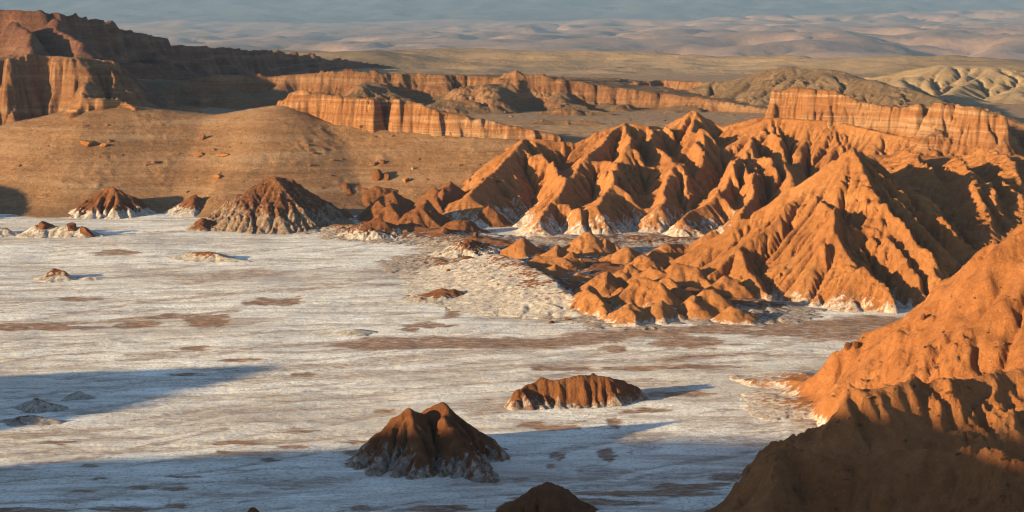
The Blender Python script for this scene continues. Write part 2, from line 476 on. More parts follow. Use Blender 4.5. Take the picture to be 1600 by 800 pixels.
# salt flat
def flat_mat():
    m, t, b = new_mat("salt_flat"); N = NT(t)
    p = N.pos()
    a = N.mapr(N.noise(p, 0.05, 6, 0.65), 0.35, 0.65)
    fine = N.noise(p, 1.1, 6, 0.75)
    c = N.mix(a, (0.66, 0.60, 0.52), (0.84, 0.78, 0.68))
    c = N.mix(N.math('MULTIPLY', N.mapr(fine, 0.49, 0.38), 0.65), c, (0.24, 0.19, 0.15))
    # cracks
    pv = N.pos((1, 1, 0.2))
    e = N.vor(pv, 0.16)
    c = N.mix(N.math('MULTIPLY', N.math('MULTIPLY', N.mapr(e, 0.03, 0.0), N.mapr(a, 0.6, 0.3)), 0.45), c, (0.22, 0.15, 0.10))
    st = N.noise(N.pos((0.22, 1.3, 1), (0, 0, -0.38)), 0.12, 9, 0.75, 0.8)
    c = N.mix(N.math('MULTIPLY', N.mapr(st, 0.48, 0.62), 0.75), c, (0.33, 0.245, 0.17))
    bz = N.noise(N.pos((0.5, 1, 1), (0, 0, -0.4)), 0.018, 6, 0.6)
    c = N.mix(N.math('MULTIPLY', N.mapr(bz, 0.46, 0.62), 0.6), c, (0.40, 0.33, 0.265))
    c = N.mix(N.math('MULTIPLY', N.mapr(st, 0.42, 0.34), 0.7), c, (0.90, 0.86, 0.80))
    mud = N.attr('mud')
    mf = N.mapr(N.math('ADD', mud, N.math('MULTIPLY', N.math('SUBTRACT', N.noise(N.pos((0.35, 1, 1), (0, 0, -0.3)), 0.8, 8, 0.8), 0.5), 2.6)), 0.22, 1.0)
    mc = N.ramp(N.mapr(N.noise(p, 0.2, 5, 0.6), 0.35, 0.65), [(0, (0.17, 0.085, 0.045)), (1, (0.29, 0.155, 0.08))])
    c = N.mix(mf, c, mc)
    sc_ = N.ramp(N.mapr(N.noise(p, 0.25, 7, 0.7), 0.35, 0.65), [(0, (0.15, 0.085, 0.042)), (1, (0.33, 0.20, 0.105))])
    c = N.mix(N.attr('soil'), c, sc_)
    N.lk(c, b.inputs['Base Color'])
    rough = N.mapr(mf, 0, 1, 1.0, 0.25)
    h1 = N.noise(p, 0.9, 7, 0.72)
    h = N.math('MULTIPLY', h1, rough)
    n1 = N.bump(h, 0.42, 1.0)
    N.lk(n1, b.inputs['Normal'])
    return m
M_flat = flat_mat()

# ------------------------------------------------------------------ valley floor
def tensor(vals):
    return np.concatenate([np.arange(a, b, s) for a, b, s in vals])
def mud_mask(X, Y):
    # long flow-aligned streaks of mud between the salt
    a = R(24)
    U = X * math.cos(a) + Y * math.sin(a); V = -X * math.sin(a) + Y * math.cos(a)
    wv = V + 7 * fbm(X / 70, Y / 70, 3, 301)
    s1 = fbm(U / 70, wv / 9.0, 4, 311, 0.6)
    s2 = fbm(X / 60, Y / 60, 3, 321)
    m = 0.62 * sstep(0.15, 1.0, s1 + 0.6 * s2) 
    m = m + 0.12 * fbm(X / 6, Y / 12, 3, 331)
    zx = (X - 0.06 * Y)
    m = m + 0.5 * sstep(-25, 30, zx) * sstep(430, 500, Y) * (1 - sstep(545, 575, Y)) * (0.6 + 0.8 * fbm(X / 25, Y / 12, 3, 341))
    def blob(px, py, rx, ry, v=1.0, tilt=0.0, soft=0.5):
        nonlocal m
        cx, cy, _ = GP(px, py); d = cy
        rxm = rx / FPX * d; rym = GD(py - ry) - cy
        dx = X - cx; dy = (Y - cy) - tilt * dx
        q = np.sqrt((dx / rxm) ** 2 + (dy / rym) ** 2) + 0.55 * fbm(X / (rxm * .9) + 9, Y / (rym * .9), 3, int(px) % 97)
        m = np.maximum(m, v * sstep(1 + soft * .5, 1 - soft * .5, q))
    def band(pts, hw, v=0.9):
        nonlocal m
        best = np.full(X.shape, 1e9)
        for (a_, b_) in zip(pts[:-1], pts[1:]):
            A_ = GP(*a_); B_ = GP(*b_)
            dx, dy = B_[0] - A_[0], B_[1] - A_[1]
            t = np.clip(((X - A_[0]) * dx + (Y - A_[1]) * dy) / (dx * dx + dy * dy), 0, 1)
            best = np.minimum(best, np.hypot(X - A_[0] - t * dx, Y - A_[1] - t * dy))
        q = best / hw + 0.6 * fbm(X / 14, Y / 9, 3, int(pts[0][0]) % 89)
        m = np.maximum(m, v * sstep(1.35, 0.55, q))
    for b_ in [(722, 476, 42, 17), (745, 462, 22, 8), (650, 462, 22, 7), (700, 433, 40, 4), (672, 508, 34, 6), (640, 516, 16, 3), (325, 500, 42, 10), (270, 494, 46, 5), (215, 507, 40, 5),
               (70, 512, 90, 5), (20, 512, 60, 6), (180, 395, 45, 4), (430, 470, 45, 7), (130, 466, 40, 3),
               (300, 545, 30, 3), (375, 564, 36, 3), (480, 585, 30, 4), (290, 585, 30, 3), (470, 673, 30, 3.5), (460, 698, 24, 3), (395, 692, 20, 2.5), (350, 706, 16, 2.5), (420, 718, 20, 2.5),
               (142, 729, 14, 3), (153, 747, 14, 2.5), (300, 745, 20, 2.5), (270, 742, 15, 2.5), (275, 790, 18, 4), (365, 690, 34, 4), (215, 760, 22, 2.5), (270, 763, 34, 2.5),
               (90, 693, 35, 4), (545, 705, 25, 3), (560, 690, 30, 3), (20, 798, 90, 6), (190, 796, 60, 6), (130, 768, 20, 2), (600, 640, 20, 2),
               (960, 545, 20, 5), (1000, 575, 60, 4), (1100, 572, 60, 5), (880, 575, 60, 4), (830, 663, 24, 5), (870, 668, 34, 6), (1060, 615, 60, 4), (1010, 640, 40, 4),
               (960, 660, 12, 8), (1300, 520, 100, 10), (1200, 520, 80, 9), (1080, 535, 60, 9), (1380, 510, 60, 10), (1000, 770, 120, 6), (930, 785, 90, 5), (1080, 760, 60, 7), (1150, 745, 60, 6),
               (870, 713, 14, 7), (860, 728, 10, 4), (950, 710, 20, 10), (1000, 690, 34, 14, 0.5), (930, 740, 40, 12, 0.5), (830, 780, 34, 5), (680, 795, 60, 5), (560, 793, 40, 4),
               (1250, 632, 60, 30, 1.0, 0, 1.2), (1200, 690, 60, 10, 0.5), (1130, 660, 70, 12, 0.45), (1280, 590, 40, 16, 0.6), (1130, 400, 30, 8, .9), (985, 385, 40, 6, .7)]:
        blob(*b_)
    band([(560, 538), (700, 533), (860, 535), (1000, 522), (1180, 507), (1400, 503)], 9.5, 1.0)
    band([(420, 578), (560, 567), (700, 552), (860, 540), (1000, 528)], 4.0, 0.62)
    band([(400, 597), (560, 583), (760, 575), (980, 562)], 3.5, 0.55)
    band([(0, 512), (130, 505), (260, 494), (360, 485)], 3.2, 0.8)
    band([(60, 500), (220, 470), (420, 452), (620, 443), (700, 440)], 2.4, 0.62)
    band([(0, 415), (150, 398), (300, 402), (470, 412)], 2.4, 0.4)
    band([(0, 566), (70, 555), (180, 548)], 2.2, 0.6)
    band([(0, 735), (120, 720), (230, 697), (350, 670)], 1.6, 0.6)
    return m

xs = tensor([(-9000, -1200, 400), (-1200, -380, 20), (-380, -200, 3), (-200, 200, 0.85), (200, 330, 1.6), (330, 1200, 20), (1200, 9001, 400)])
ys = tensor([(-1500, -100, 100), (-100, 320, 10), (320, 640, 0.85), (640, 860, 1.2), (860, 1400, 4), (1400, 1630, 12)])
X, Y = np.meshgrid(xs, ys)
Z = ground(X, Y)
near = (Y < 900) & (Y > 300) & (np.abs(X) < 340)
Z = Z + np.where(near, 0.10 * fbm(X / 9, Y / 9, 4, 61, 0.6) + 0.10 * fbm(X / 2.0, Y / 2.0, 3, 62, 0.6), 0)
# shallow washes that run down the valley
a = R(24); U = X * math.cos(a) + Y * math.sin(a); V = -X * math.sin(a) + Y * math.cos(a)
wr = ridged(U / 110, (V + 6 * fbm(X / 50, Y / 50, 2, 71)) / 17, 3, 72)
Z = Z - np.where(near, 0.3 * sstep(0.9, 1.5, wr), 0)
mud = mud_mask(X, Y)
mud = np.maximum(mud * 0.92, 0.5 * sstep(1.05, 1.5, wr) * near)
soil = sstep(790, 850, Y + 0.1 * X + 10 * fbm(X / 40, Y / 40, 3, 81))
soil = np.maximum(soil, sstep(330, 250, Y))
grid_mesh("valley_ground", X, Y, Z, None, dict(mud=mud, soil=soil), M_flat, dict(kind="structure", label="white salt crusted valley floor streaked with brown mud"))

# ------------------------------------------------------------------ helpers for spurs given along photo directions
def S(pts, **kw):
    d = dict(p=[P(*q) for q in pts]); d.update(kw); return d
def Sz(pts, **kw):
    d = dict(p=[P(px, py, GD(py, z)) for px, py, z in pts]); d.update(kw); return d
def T(label, cat, group=None):
    d = dict(label=label, category=cat)
    if group: d['group'] = group
    return d
def ST(label): return dict(kind="structure", label=label)

# ------------------------------------------------------------------ far country: plain, basin hills, haze
def far_mat(name, c0, c1, bump=3.0):
    m, t, b = new_mat(name); N = NT(t); p = N.pos()
    c = N.ramp(N.mapr(N.noise(p, 0.0016, 8, 0.6), 0.35, 0.65), [(0, c0), (1, c1)])
    N.lk(c, b.inputs['Base Color'])
    N.lk(N.bump(N.noise(p, 0.02, 8, 0.65), bump), b.inputs['Normal'])
    return m
M_plain = far_mat("plain_soil", (0.12, 0.08, 0.045), (0.36, 0.235, 0.125), 4.0)
M_far = far_mat("far_hill_soil", (0.17, 0.098, 0.062), (0.25, 0.15, 0.098), 8.0)
M_mount_shade = far_mat("mountain_cloud_shade", (0.05, 0.05, 0.05), (0.10, 0.09, 0.08), 20.0)  # cloud shadow on the far slope, painted as a dark base colour

xs = np.arange(-900, 1400, 6.0); ys = np.arange(1500, 2700, 6.0)
X, Y = np.meshgrid(xs, ys)
Z = 14 + 4 * fbm(X / 300, Y / 120, 4, 401) - 0.0 * Y
edge = 1960 - 0.62 * np.maximum(X - 40, 0) + 60 * fbm(X / 180, Y * 0, 3, 402)
Z = Z + 7 * sstep(edge - 220, edge, Y) - 220 * sstep(edge, edge + 420, Y) - 0.25 * np.maximum(Y - edge - 420, 0)
Z = Z + 3 * ridged(X / 120, Y / 60, 3, 403) * sstep(1500, 1600, Y)
grid_mesh("desert_plain_ground", X, Y, Z, None, None, M_plain, ST("olive tan desert plain beyond the ridges"))

xs = np.arange(-6500, 6500, 45.0); ys = np.concatenate([np.arange(2200, 6000, 100.0), np.arange(6000, 15000, 38.0), np.arange(15000, 30000, 80.0)])
X, Y = np.meshgrid(xs, ys)
Z = np.interp(Y, [2200, 3500, 6500, 9500, 13500, 17000, 22000, 26000, 30000], [-230, -270, -285, -320, -385, -330, -160, 40, 130])
lump = ridged(X / 650 + 0.35 * fbm(X / 1100, Y / 1100, 2, 503), Y / 1000, 4, 501, 0.5)
bump_h = sstep(-0.6, 1.4, lump)
zone = sstep(5500, 8000, Y) * (1 - 0.75 * sstep(13500 + 1.5 * X * .4, 17000, Y))
Z = Z + zone * 130 * bump_h * (0.55 + 0.6 * sstep(-2500, 2500, X + 0 * Y)) + 22 * fbm(X / 500, Y / 900, 3, 505)
Z = Z + 70 * sstep(15000, 20000, Y) * ridged(X / 2500, Y / 4000, 4, 507)
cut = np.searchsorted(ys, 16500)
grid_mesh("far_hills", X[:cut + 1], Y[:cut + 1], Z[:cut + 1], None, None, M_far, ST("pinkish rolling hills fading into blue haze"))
grid_mesh("far_mountain", X[cut:], Y[cut:], Z[cut:], None, None, M_mount_shade, ST("mountain slope with cloud shadow painted into its colour, dissolving into blue haze above the far hills"))

hm = bpy.data.materials.new("haze_air"); hm.use_nodes = True
t = hm.node_tree; t.nodes.clear()
pv = t.nodes.new("ShaderNodeVolumePrincipled"); mo = t.nodes.new("ShaderNodeOutputMaterial")
pv.inputs['Color'].default_value = (0.26, 0.39, 0.56, 1); pv.inputs['Density'].default_value = 4.0e-5
t.links.new(pv.outputs[0], mo.inputs['Volume'])
bpy.ops.mesh.primitive_cube_add(size=1)
hz = bpy.context.object; hz.name = "haze"
hz.dimensions = (19000, 33000, 0)[0:2] + (800,)
hz.scale = (19000, 33000, 680); hz.location = (0, 14000, -480 + 340)
hz.data.materials.append(hm); hz["kind"] = "stuff"; hz["label"] = "blue evening haze over the far desert"

# ------------------------------------------------------------------ hills outside the frame whose shadows fall into the valley
def flat0(X, Y): return 0.0 * X - 0.3
build_hill("viewpoint_hill", [dict(p=[(-400, 235, 45), (-365, 228, 55), (-280, 247, 62), (-223, 190, 84), (-203, 115, 89), (-150, 20, 93), (-20, -12, 97), (60, -60, 96), (300, -150, 100)], k=0.66)], M_rust, cell=2.0,
           props=ST("tall ridge beside the viewpoint, outside the picture"), warp=(8, 60), er=dict(n=60, K=0.03, m=0.4), salt=(0, 1, 0), detail=1.0, dlam=12, basefn=flat0)
build_hill("shadow_casting_hill", [dict(p=[(-222, 390, 38), (-238, 352, 35), (-330, 350, 30)], k=0.62)], M_rust, cell=1.5, props=ST("low hill west of the valley, outside the picture"),
           warp=(4, 30), er=dict(n=40, K=0.03), salt=(0, 1, 0), detail=0.6, basefn=flat0)
build_hill("western_hill", [dict(p=[(-310, 768, 32), (-340, 790, 31), (-400, 790, 38)], k=0.45)], M_slope, cell=2.0, props=ST("hill west of the valley, outside the picture"),
           warp=(6, 40), er=dict(n=40, K=0.03), salt=(0, 1, 0), detail=0.6, basefn=flat0)

# ------------------------------------------------------------------ mesa on the left horizon
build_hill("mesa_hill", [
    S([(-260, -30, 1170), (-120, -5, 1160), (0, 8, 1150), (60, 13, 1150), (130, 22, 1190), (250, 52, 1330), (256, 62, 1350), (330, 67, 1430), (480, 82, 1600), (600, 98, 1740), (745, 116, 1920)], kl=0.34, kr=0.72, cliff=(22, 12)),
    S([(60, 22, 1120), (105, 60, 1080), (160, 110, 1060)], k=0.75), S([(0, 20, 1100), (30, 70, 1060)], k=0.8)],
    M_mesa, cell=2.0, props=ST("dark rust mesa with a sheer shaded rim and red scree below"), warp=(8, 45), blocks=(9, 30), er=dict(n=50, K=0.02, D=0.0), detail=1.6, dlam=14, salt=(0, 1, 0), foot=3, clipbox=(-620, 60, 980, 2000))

# lit cliff block, far left
build_hill("lit_cliff_hill", [
    S(top=3, pts=[(-140, 70, 1000), (-20, 92, 1010), (30, 84, 1020), (90, 86, 1022), (152, 92, 1030), (160, 95, 1075), (150, 97, 1120)], kl=0.35, kr=0.55, cliff=(25, 9)),
    ], M_cliff2, cell=0.9, props=ST("orange brown cliff block with vertical fractures and a shaded right flank"), blocks=(6, 13), warp=(4, 20), er=dict(n=25, K=0.015, D=0.0), detail=1.2, dlam=7, salt=(0, 1, 0), foot=2,
    clipbox=(-420, -150, 960, 1200), ter=(1.0, 2.5))
build_hill("back_slope_hill", [
    S([(150, 120, 1150), (240, 118, 1190), (300, 128, 1180)], kl=0.3, kr=0.5), S([(170, 160, 1050), (250, 168, 1060), (300, 175, 1020)], k=0.3)], M_talus, cell=1.5,
    props=ST("brown saddle slope behind the lit cliff"), warp=(4, 30), er=dict(n=40, K=0.04), detail=0.6, salt=(0, 1, 0), foot=3)

# second line of cliffs, across the middle distance
CL = dict(kl=0.06, kr=0.20)
build_hill("middle_cliff_hill", [
    S([(225, 150, 1110), (262, 124, 1130), (320, 114, 1125), (400, 117, 1130), (470, 112, 1125), (520, 109, 1115), (610, 112, 1118), (660, 113, 1122), (715, 114, 1128), (760, 118, 1118), (775, 112, 1105), (800, 111, 1100),
       (830, 118, 1102), (880, 124, 1100), (985, 138, 1090), (1080, 150, 1075), (1205, 170, 1035)], cliff=(11, 4.5), **CL)],
    M_cliff2, cell=0.9, props=ST("long brown cliff line with orange buttresses across the middle distance"), blocks=(8, 15), warp=(4, 24), er=dict(n=12, K=0.004, D=0.0), detail=1.3, dlam=8, salt=(0, 1, 0), foot=2.5, ter=(0.8, 2.2),
    clipbox=(-320, 230, 1000, 1320))
build_hill("right_cliff_hill", [
    S([(980, 128, 1230), (1030, 122, 1240), (1090, 127, 1220), (1150, 132, 1200), (1205, 142, 1190), (1260, 152, 1180)], cliff=(6, 3), kl=0.1, kr=0.4),
    S([(1050, 149, 1130), (1120, 155, 1110), (1160, 160, 1090), (1205, 168, 1070)], cliff=(3, 2), kl=0.05, kr=0.2)],
    M_cliff2, cell=0.9, props=ST("pale low cliff line behind the orange badlands"), blocks=(6, 10), warp=(5, 18), er=dict(n=20, K=0.02, D=0.0), detail=0.9, dlam=7, salt=(0, 1, 0), foot=2)
# rounded hills at the back right
build_hill("rubble_hill", [
    S([(1130, 128, 1140), (1190, 112, 1130), (1235, 104, 1120), (1300, 112, 1100), (1380, 130, 1070), (1440, 148, 1045), (1530, 172, 1000)], kl=0.5, kr=0.36, round=10)],
    M_talus, cell=1.0, props=ST("rounded brown hill strewn with rubble"), warp=(5, 40), er=dict(n=50, K=0.015, D=0.0), detail=0.9, dlam=4, salt=(0, 1, 0), foot=3)
build_hill("tan_rounded_hill", [
    S([(1340, 125, 1270), (1420, 108, 1260), (1480, 102, 1250), (1560, 107, 1235), (1640, 118, 1220), (1760, 130, 1200)], kl=0.3, kr=0.22, round=18), S([(1430, 108, 1258), (1400, 140, 1180)], k=0.3, round=8), S([(1540, 106, 1240), (1490, 145, 1160)], k=0.3, round=8), S([(1620, 116, 1225), (1590, 150, 1150)], k=0.3, round=8)],
    M_tan, cell=1.3, props=ST("pale tan rounded hill with soft gullies"), warp=(8, 50), er=dict(n=60, K=0.02, D=0.0), detail=0.6, dlam=6, salt=(0, 1, 0), foot=3)

# broad stony hillside left of centre
def hs_base(x, y):
    return ground(x, y)
build_hill("stony_hillside_hill", [
    S([(-420, 215, 890), (-200, 212, 892), (0, 198, 894), (80, 178, 895), (140, 166, 896), (200, 166, 897), (250, 172, 897), (330, 180, 896), (400, 170, 895), (440, 164, 893)], kl=0.12, kr=0.42, round=9),
    S([(430, 172, 888), (520, 192, 880), (600, 203, 872), (700, 211, 864), (800, 217, 860), (870, 222, 862), (1000, 232, 870), (1200, 225, 890)], kl=0.05, kr=0.42)],
    M_slope, cell=0.9, props=ST("broad brown stony hillside rising behind the salt flat"), warp=(3, 90), er=dict(n=20, K=0.003, D=0.1), fine=(14, 0.008), detail=0.4, dlam=5, salt=(14, 22, 0.0), foot=4, clipbox=(-460, 170, 740, 980))
build_hill("banded_cliff_hill", [
    S(top=2.0, pts=[(436, 156, 893), (452, 142, 892), (468, 137, 890), (490, 145, 888), (540, 150, 880), (578, 154, 874), (592, 158, 884), (606, 156, 882), (616, 154, 872), (650, 160, 870), (700, 176, 866), (800, 196, 862), (866, 210, 862)], k=1.3, cliff=(11, 4.5))],
    M_cliff, cell=0.6, props=ST("bright orange cliff with pale bands along the hillside crest"), blocks=(2.0, 8), warp=(2.0, 14), er=dict(n=25, K=0.02, D=0.0), detail=0.7, dlam=4, salt=(0, 1, 0), foot=0.8, ter=(0.8, 2.4),
    basefn=lambda x, y: 0 * x + 12.0)
build_hill("low_ledge_hill", [S([(795, 190, 985), (830, 182, 990), (915, 183, 985), (955, 196, 975)], k=0.35, cliff=(2.5, 1.5)), S([(838, 168, 1040), (900, 166, 1045), (940, 170, 1040)], k=0.3, cliff=(2, 1.5)), S([(680, 150, 1060), (720, 148, 1060)], k=0.4, cliff=(2, 1.5))],
    M_cliff2, cell=0.8, props=ST("low broken ledges on the talus below the middle cliffs"), blocks=(5, 5), warp=(4, 14), er=dict(n=12, K=0.01), detail=0.9, dlam=3, salt=(0, 1, 0), foot=1)
build_hill("small_crest_hill", [
    S([(92, 176, 888), (130, 148, 890), (150, 144, 892), (185, 148, 895), (205, 160, 893)], k=0.95, cliff=(2.5, 2))],
    M_cliff, cell=0.6, props=ST("small orange crest on top of the stony hillside"), warp=(2.5, 10), er=dict(n=30, K=0.04, D=0.01), detail=0.5, salt=(0, 1, 0), foot=0.8, ter=(0.4, 1.3), basefn=lambda x, y: 0 * x + 24.0)

# ------------------------------------------------------------------ orange badlands
ER = dict(n=60, K=0.016, D=0.0, m=0.5)
build_hill("badland_back_hill", [
    S([(800, 225, 850), (835, 215, 850), (900, 222, 850), (935, 205, 850), (968, 190, 850), (1010, 196, 850), (1045, 198, 860), (1085, 172, 860), (1130, 196, 855), (1180, 182, 850), (1240, 178, 850), (1330, 200, 840)], k=0.55),
    S([(820, 215, 850), (800, 235, 830), (770, 270, 800), (735, 300, 775)], k=0.55),
    S([(968, 190, 850), (935, 225, 820), (880, 290, 770), (838, 345, 735)], k=0.62),
    S([(968, 190, 850), (985, 230, 815), (970, 262, 790), (930, 318, 745)], k=0.65),
    S([(1010, 196, 850), (1050, 260, 790), (1030, 320, 750)], k=0.65),
    S([(1085, 178, 860), (1100, 230, 815), (1075, 290, 775)], k=0.6),
    S([(1180, 186, 850), (1170, 240, 800), (1120, 300, 760), (1075, 340, 730)], k=0.62),
    S([(1150, 200, 845), (1205, 182, 838), (1300, 188, 827), (1425, 213, 801)], k=0.5), S([(1425, 221, 801), (1465, 212, 795), (1570, 232, 775)], k=0.35),
    S([(1170, 240, 800), (1185, 270, 775), (1150, 330, 735)], k=0.65), S([(1215, 245, 790), (1240, 280, 760)], k=0.6)],
    M_orange, cell=0.65, fins=[([(815, 215), (838, 245), (862, 272), (880, 297)], 6, 10, 3), ([(980, 225), (995, 250), (1012, 272)], 5, 9, 3), ([(947, 260), (975, 282), (1010, 310)], 4.5, 9, 3),
      ([(937, 282), (965, 300), (1007, 335)], 3.5, 8, 2.5), ([(892, 322), (915, 345)], 3, 7, 2.5), ([(1042, 205), (1060, 222)], 3.5, 8, 2.5), ([(1095, 210), (1125, 235)], 4, 9, 3), ([(1082, 228), (1097, 260)], 3, 7, 2.5),
      ([(1065, 260), (1080, 300)], 3.5, 7, 2.5), ([(1160, 250), (1175, 290), (1182, 327)], 4.5, 7, 2.5), ([(1117, 307), (1135, 335)], 3.5, 7, 2.5), ([(1180, 237), (1200, 265), (1215, 290)], 4, 7, 2.5), ([(1205, 215), (1235, 240)], 3, 7, 2.5),
      ([(1140, 262), (1152, 300)], 3, 6, 2.2)], props=ST("orange badland ridges with sharp gullies behind the small humps"), warp=(3.5, 34), er=ER, fine=(30, 0.028), detail=0.38, dlam=2.2, salt=(0.5, 11.0, 0.95), foot=2.0, seed=3)
build_hill("banded_block_hill", [
    S(top=2.5, pts=[(1202, 168, 842), (1212, 140, 842), (1240, 135, 840), (1290, 140, 832), (1310, 146, 830), (1345, 158, 825), (1400, 166, 815), (1432, 160, 808), (1437, 168, 812)], k=1.1, cliff=(13, 5))],
    M_cliff, cell=0.55, props=ST("blocky orange cliff with curved pale rock bands above the badlands"), blocks=(3.4, 7), warp=(2.0, 14), er=dict(n=20, K=0.015, D=0.0), detail=0.7, dlam=4, salt=(0, 1, 0), foot=0.8, ter=(0.8, 2.6),
    basefn=lambda x, y: 0 * x + 14.0)
build_hill("eastern_block_hill", [
    S(top=2.5, pts=[(1468, 160, 800), (1500, 165, 795), (1540, 172, 785), (1562, 180, 780), (1566, 190, 790)], k=1.0, cliff=(11, 5))],
    M_cliff, cell=0.55, props=ST("orange cliff block behind the badlands, cut off by shade on its right"), warp=(3, 12), er=dict(n=20, K=0.015, D=0.0), detail=0.7, dlam=4, salt=(0, 1, 0), foot=0.8, ter=(0.8, 2.6),
    basefn=lambda x, y: 0 * x + 14.0)
build_hill("eastern_back_hill", [
    S([(1430, 150, 960), (1500, 152, 930), (1560, 165, 900), (1640, 180, 880)], k=0.5, cliff=(4, 3))],
    M_cliff2, cell=1.0, props=ST("brown rubble ridge behind the eastern cliff block"), warp=(5, 20), er=dict(n=40, K=0.05), detail=0.7, salt=(0, 1, 0), foot=2)
def apron(X, Y, Z, B):
    a_ = np.interp(Y + 3 * fbm(X / 25, Y / 25, 3, 88), [575, 590, 620, 650, 700, 780, 840], [-3, 6, 15, 22, 27, 31, 32]) - 40 * (1 - sstep(96, 128, X - 0.05 * (Y - 600)))
    return smax(Z, a_, 2.0)
build_hill("badland_main_hill", [
    S([(1335, 228, 640), (1320, 250, 636), (1270, 292, 632), (1200, 345, 622), (1150, 385, 612), (1105, 425, 600)], kl=0.62, kr=1.1),
    S([(1335, 228, 640), (1345, 262, 630), (1380, 320, 612), (1400, 345, 606)], kl=1.3, kr=0.6),
    S([(1335, 230, 640), (1342, 244, 655), (1355, 246, 690)], k=0.75),
    S([(1400, 345, 606), (1440, 395, 590), (1480, 440, 575)], kl=0.9, kr=0.45),
    S([(1270, 292, 632), (1300, 350, 605), (1345, 425, 578), (1396, 490, 562)], k=0.62),
    S([(1150, 385, 612), (1180, 430, 590), (1200, 465, 575)], k=0.6),
    ],
    M_orange, cell=0.55, fins=[([(1401, 325), (1430, 356), (1464, 396), (1498, 424)], 4.9, 10.9, 2.4), ([(1379, 227), (1413, 252), (1447, 280), (1475, 305)], 5.7, 11.9, 2.4), ([(1443, 233), (1490, 265), (1532, 307), (1575, 348)], 6.5, 13.9, 2.4),
      ([(1545, 248), (1575, 273), (1610, 305)], 5.7, 11.9, 2.4), ([(1560, 296), (1600, 329)], 4.1, 8.9, 2.4), ([(1375, 337), (1413, 367), (1456, 409), (1486, 435)], 4.1, 7.9, 2.1), ([(1299, 329), (1315, 345), (1341, 367)], 3.2, 6.9, 1.9), ([(1285, 345), (1305, 368), (1318, 392)], 3.2, 5.9, 1.9),
      ([(1345, 431), (1371, 460), (1396, 492)], 3.7, 6.9, 2.0), ([(1379, 384), (1413, 418), (1440, 450)], 3.2, 6.9, 2.0), ([(1290, 395), (1300, 415)], 2.5, 5.0, 1.6), ([(1355, 300), (1375, 330), (1400, 365)], 2.5, 5.0, 1.6), ([(1500, 300), (1540, 350), (1560, 375)], 3.2, 7.9, 2.0), ([(1420, 290), (1460, 330), (1500, 370)], 3.7, 7.9, 2.1)],
    props=ST("huge orange badland hill with a sharp peak and long fins in shade"), ribs=(-38, 2.6, 0.8, 108), warp=(3, 24), er=dict(n=50, K=0.010, D=0.0, m=0.5), fine=(30, 0.028), detail=0.38, dlam=2.4, salt=(0.2, 6.0, 0.9), foot=1.2, seed=5,
    clipbox=(10, 260, 520, 860), pre=apron)
# near hill on the right
build_hill("near_slope_hill", [
    S([(2000, 150, 430), (1700, 270, 425), (1600, 355, 420), (1500, 430, 430), (1430, 474, 436), (1390, 500, 440), (1320, 545, 444), (1240, 614, 446)], k=0.98),
    S([(1800, 480, 400), (1600, 575, 375), (1470, 590, 366), (1380, 606, 360), (1340, 616, 358), (1300, 680, 352), (1280, 735, 345)], k=0.92),
    S([(1600, 720, 320), (1400, 700, 335), (1230, 704, 340), (1205, 760, 327), (1185, 830, 314)], k=1.0),
    Sz([(1300, 600, 4), (1268, 620, 1.8), (1240, 634, 0.6)], k=0.12),
    S([(1900, 760, 250), (1500, 820, 290), (1300, 900, 290)], k=0.55)],
    M_near, cell=0.42, fins=[([(1342, 616), (1336, 662), (1330, 705)], 2.2, 7.7, 2.2), ([(1385, 612), (1392, 650), (1385, 700)], 2.2, 6.6, 2.2), ([(1272, 715), (1275, 750), (1285, 798)], 2.2, 6.6, 2.4), ([(1307, 740), (1312, 798)], 1.9, 5.5, 2.2),
      ([(1502, 600), (1512, 640)], 1.4, 3.3, 1.3), ([(1535, 606), (1543, 650)], 1.4, 3.3, 1.3), ([(1570, 600), (1573, 675), (1570, 762)], 1.2, 3.3, 1.3), ([(1440, 488), (1446, 510)], 1.1, 3.3, 1.1), ([(1360, 620), (1362, 670)], 1.4, 4.4, 1.5),
      ([(1420, 600), (1415, 640), (1405, 670)], 1.4, 5.5, 1.8), ([(1475, 730), (1430, 765), (1385, 797)], 1.1, 4.4, 1.8), ([(1560, 740), (1500, 765), (1437, 795)], 1.1, 4.4, 1.8), ([(1460, 640), (1455, 690)], 1.4, 4.4, 1.7), ([(1210, 712), (1200, 760)], 1.4, 4.4, 1.7), ([(1240, 690), (1238, 740)], 1.4, 4.4, 1.8)],
    props=ST("near orange hillside, its lower part in shade"), warp=(3.5, 14), ribs=(62, 4.0, 0.16, 40), er=dict(n=40, K=0.007, D=0.0, m=0.5), fine=(16, 0.012), detail=1.1, dlam=5, salt=(0.1, 2.6, 1.0), foot=1.5, seed=8,
    clipbox=(20, 190, 230, 540))

# ------------------------------------------------------------------ mounds on the salt flat: things
def hump(label, tops, pyb, k=0.6, mat=None, salt=(0.3, 2.2, 1.0), cell=0.35, seed=1, er=dict(n=22, K=0.018, D=0.0), warp=(1.6, 8), detail=0.3, foot=1.3, group=None, rnd=0.0, cat="rock mound", name="rock_mound", dz=0, dlam=2.2, **kw):
    """tops: list of crest lines, each a list of (px, py[, distance offset])"""
    d0 = GD(pyb)
    spurs = [S([(q[0], q[1], d0 + (q[2] if len(q) > 2 else 0)) for q in t_], k=k, round=rnd) for t_ in tops]
    for s in spurs:
        if kw.get('kl'): s['kl'] = kw['kl']; s['kr'] = kw['kr']
        if kw.get('cliff'): s['cliff'] = kw['cliff']
    return build_hill(name, spurs, mat or M_rust, cell=cell, props=T(label, cat, group), warp=warp, er=er, detail=detail, seed=seed, foot=foot, salt=salt, dlam=dlam, fine=kw.get('fine', (18, 0.018)))

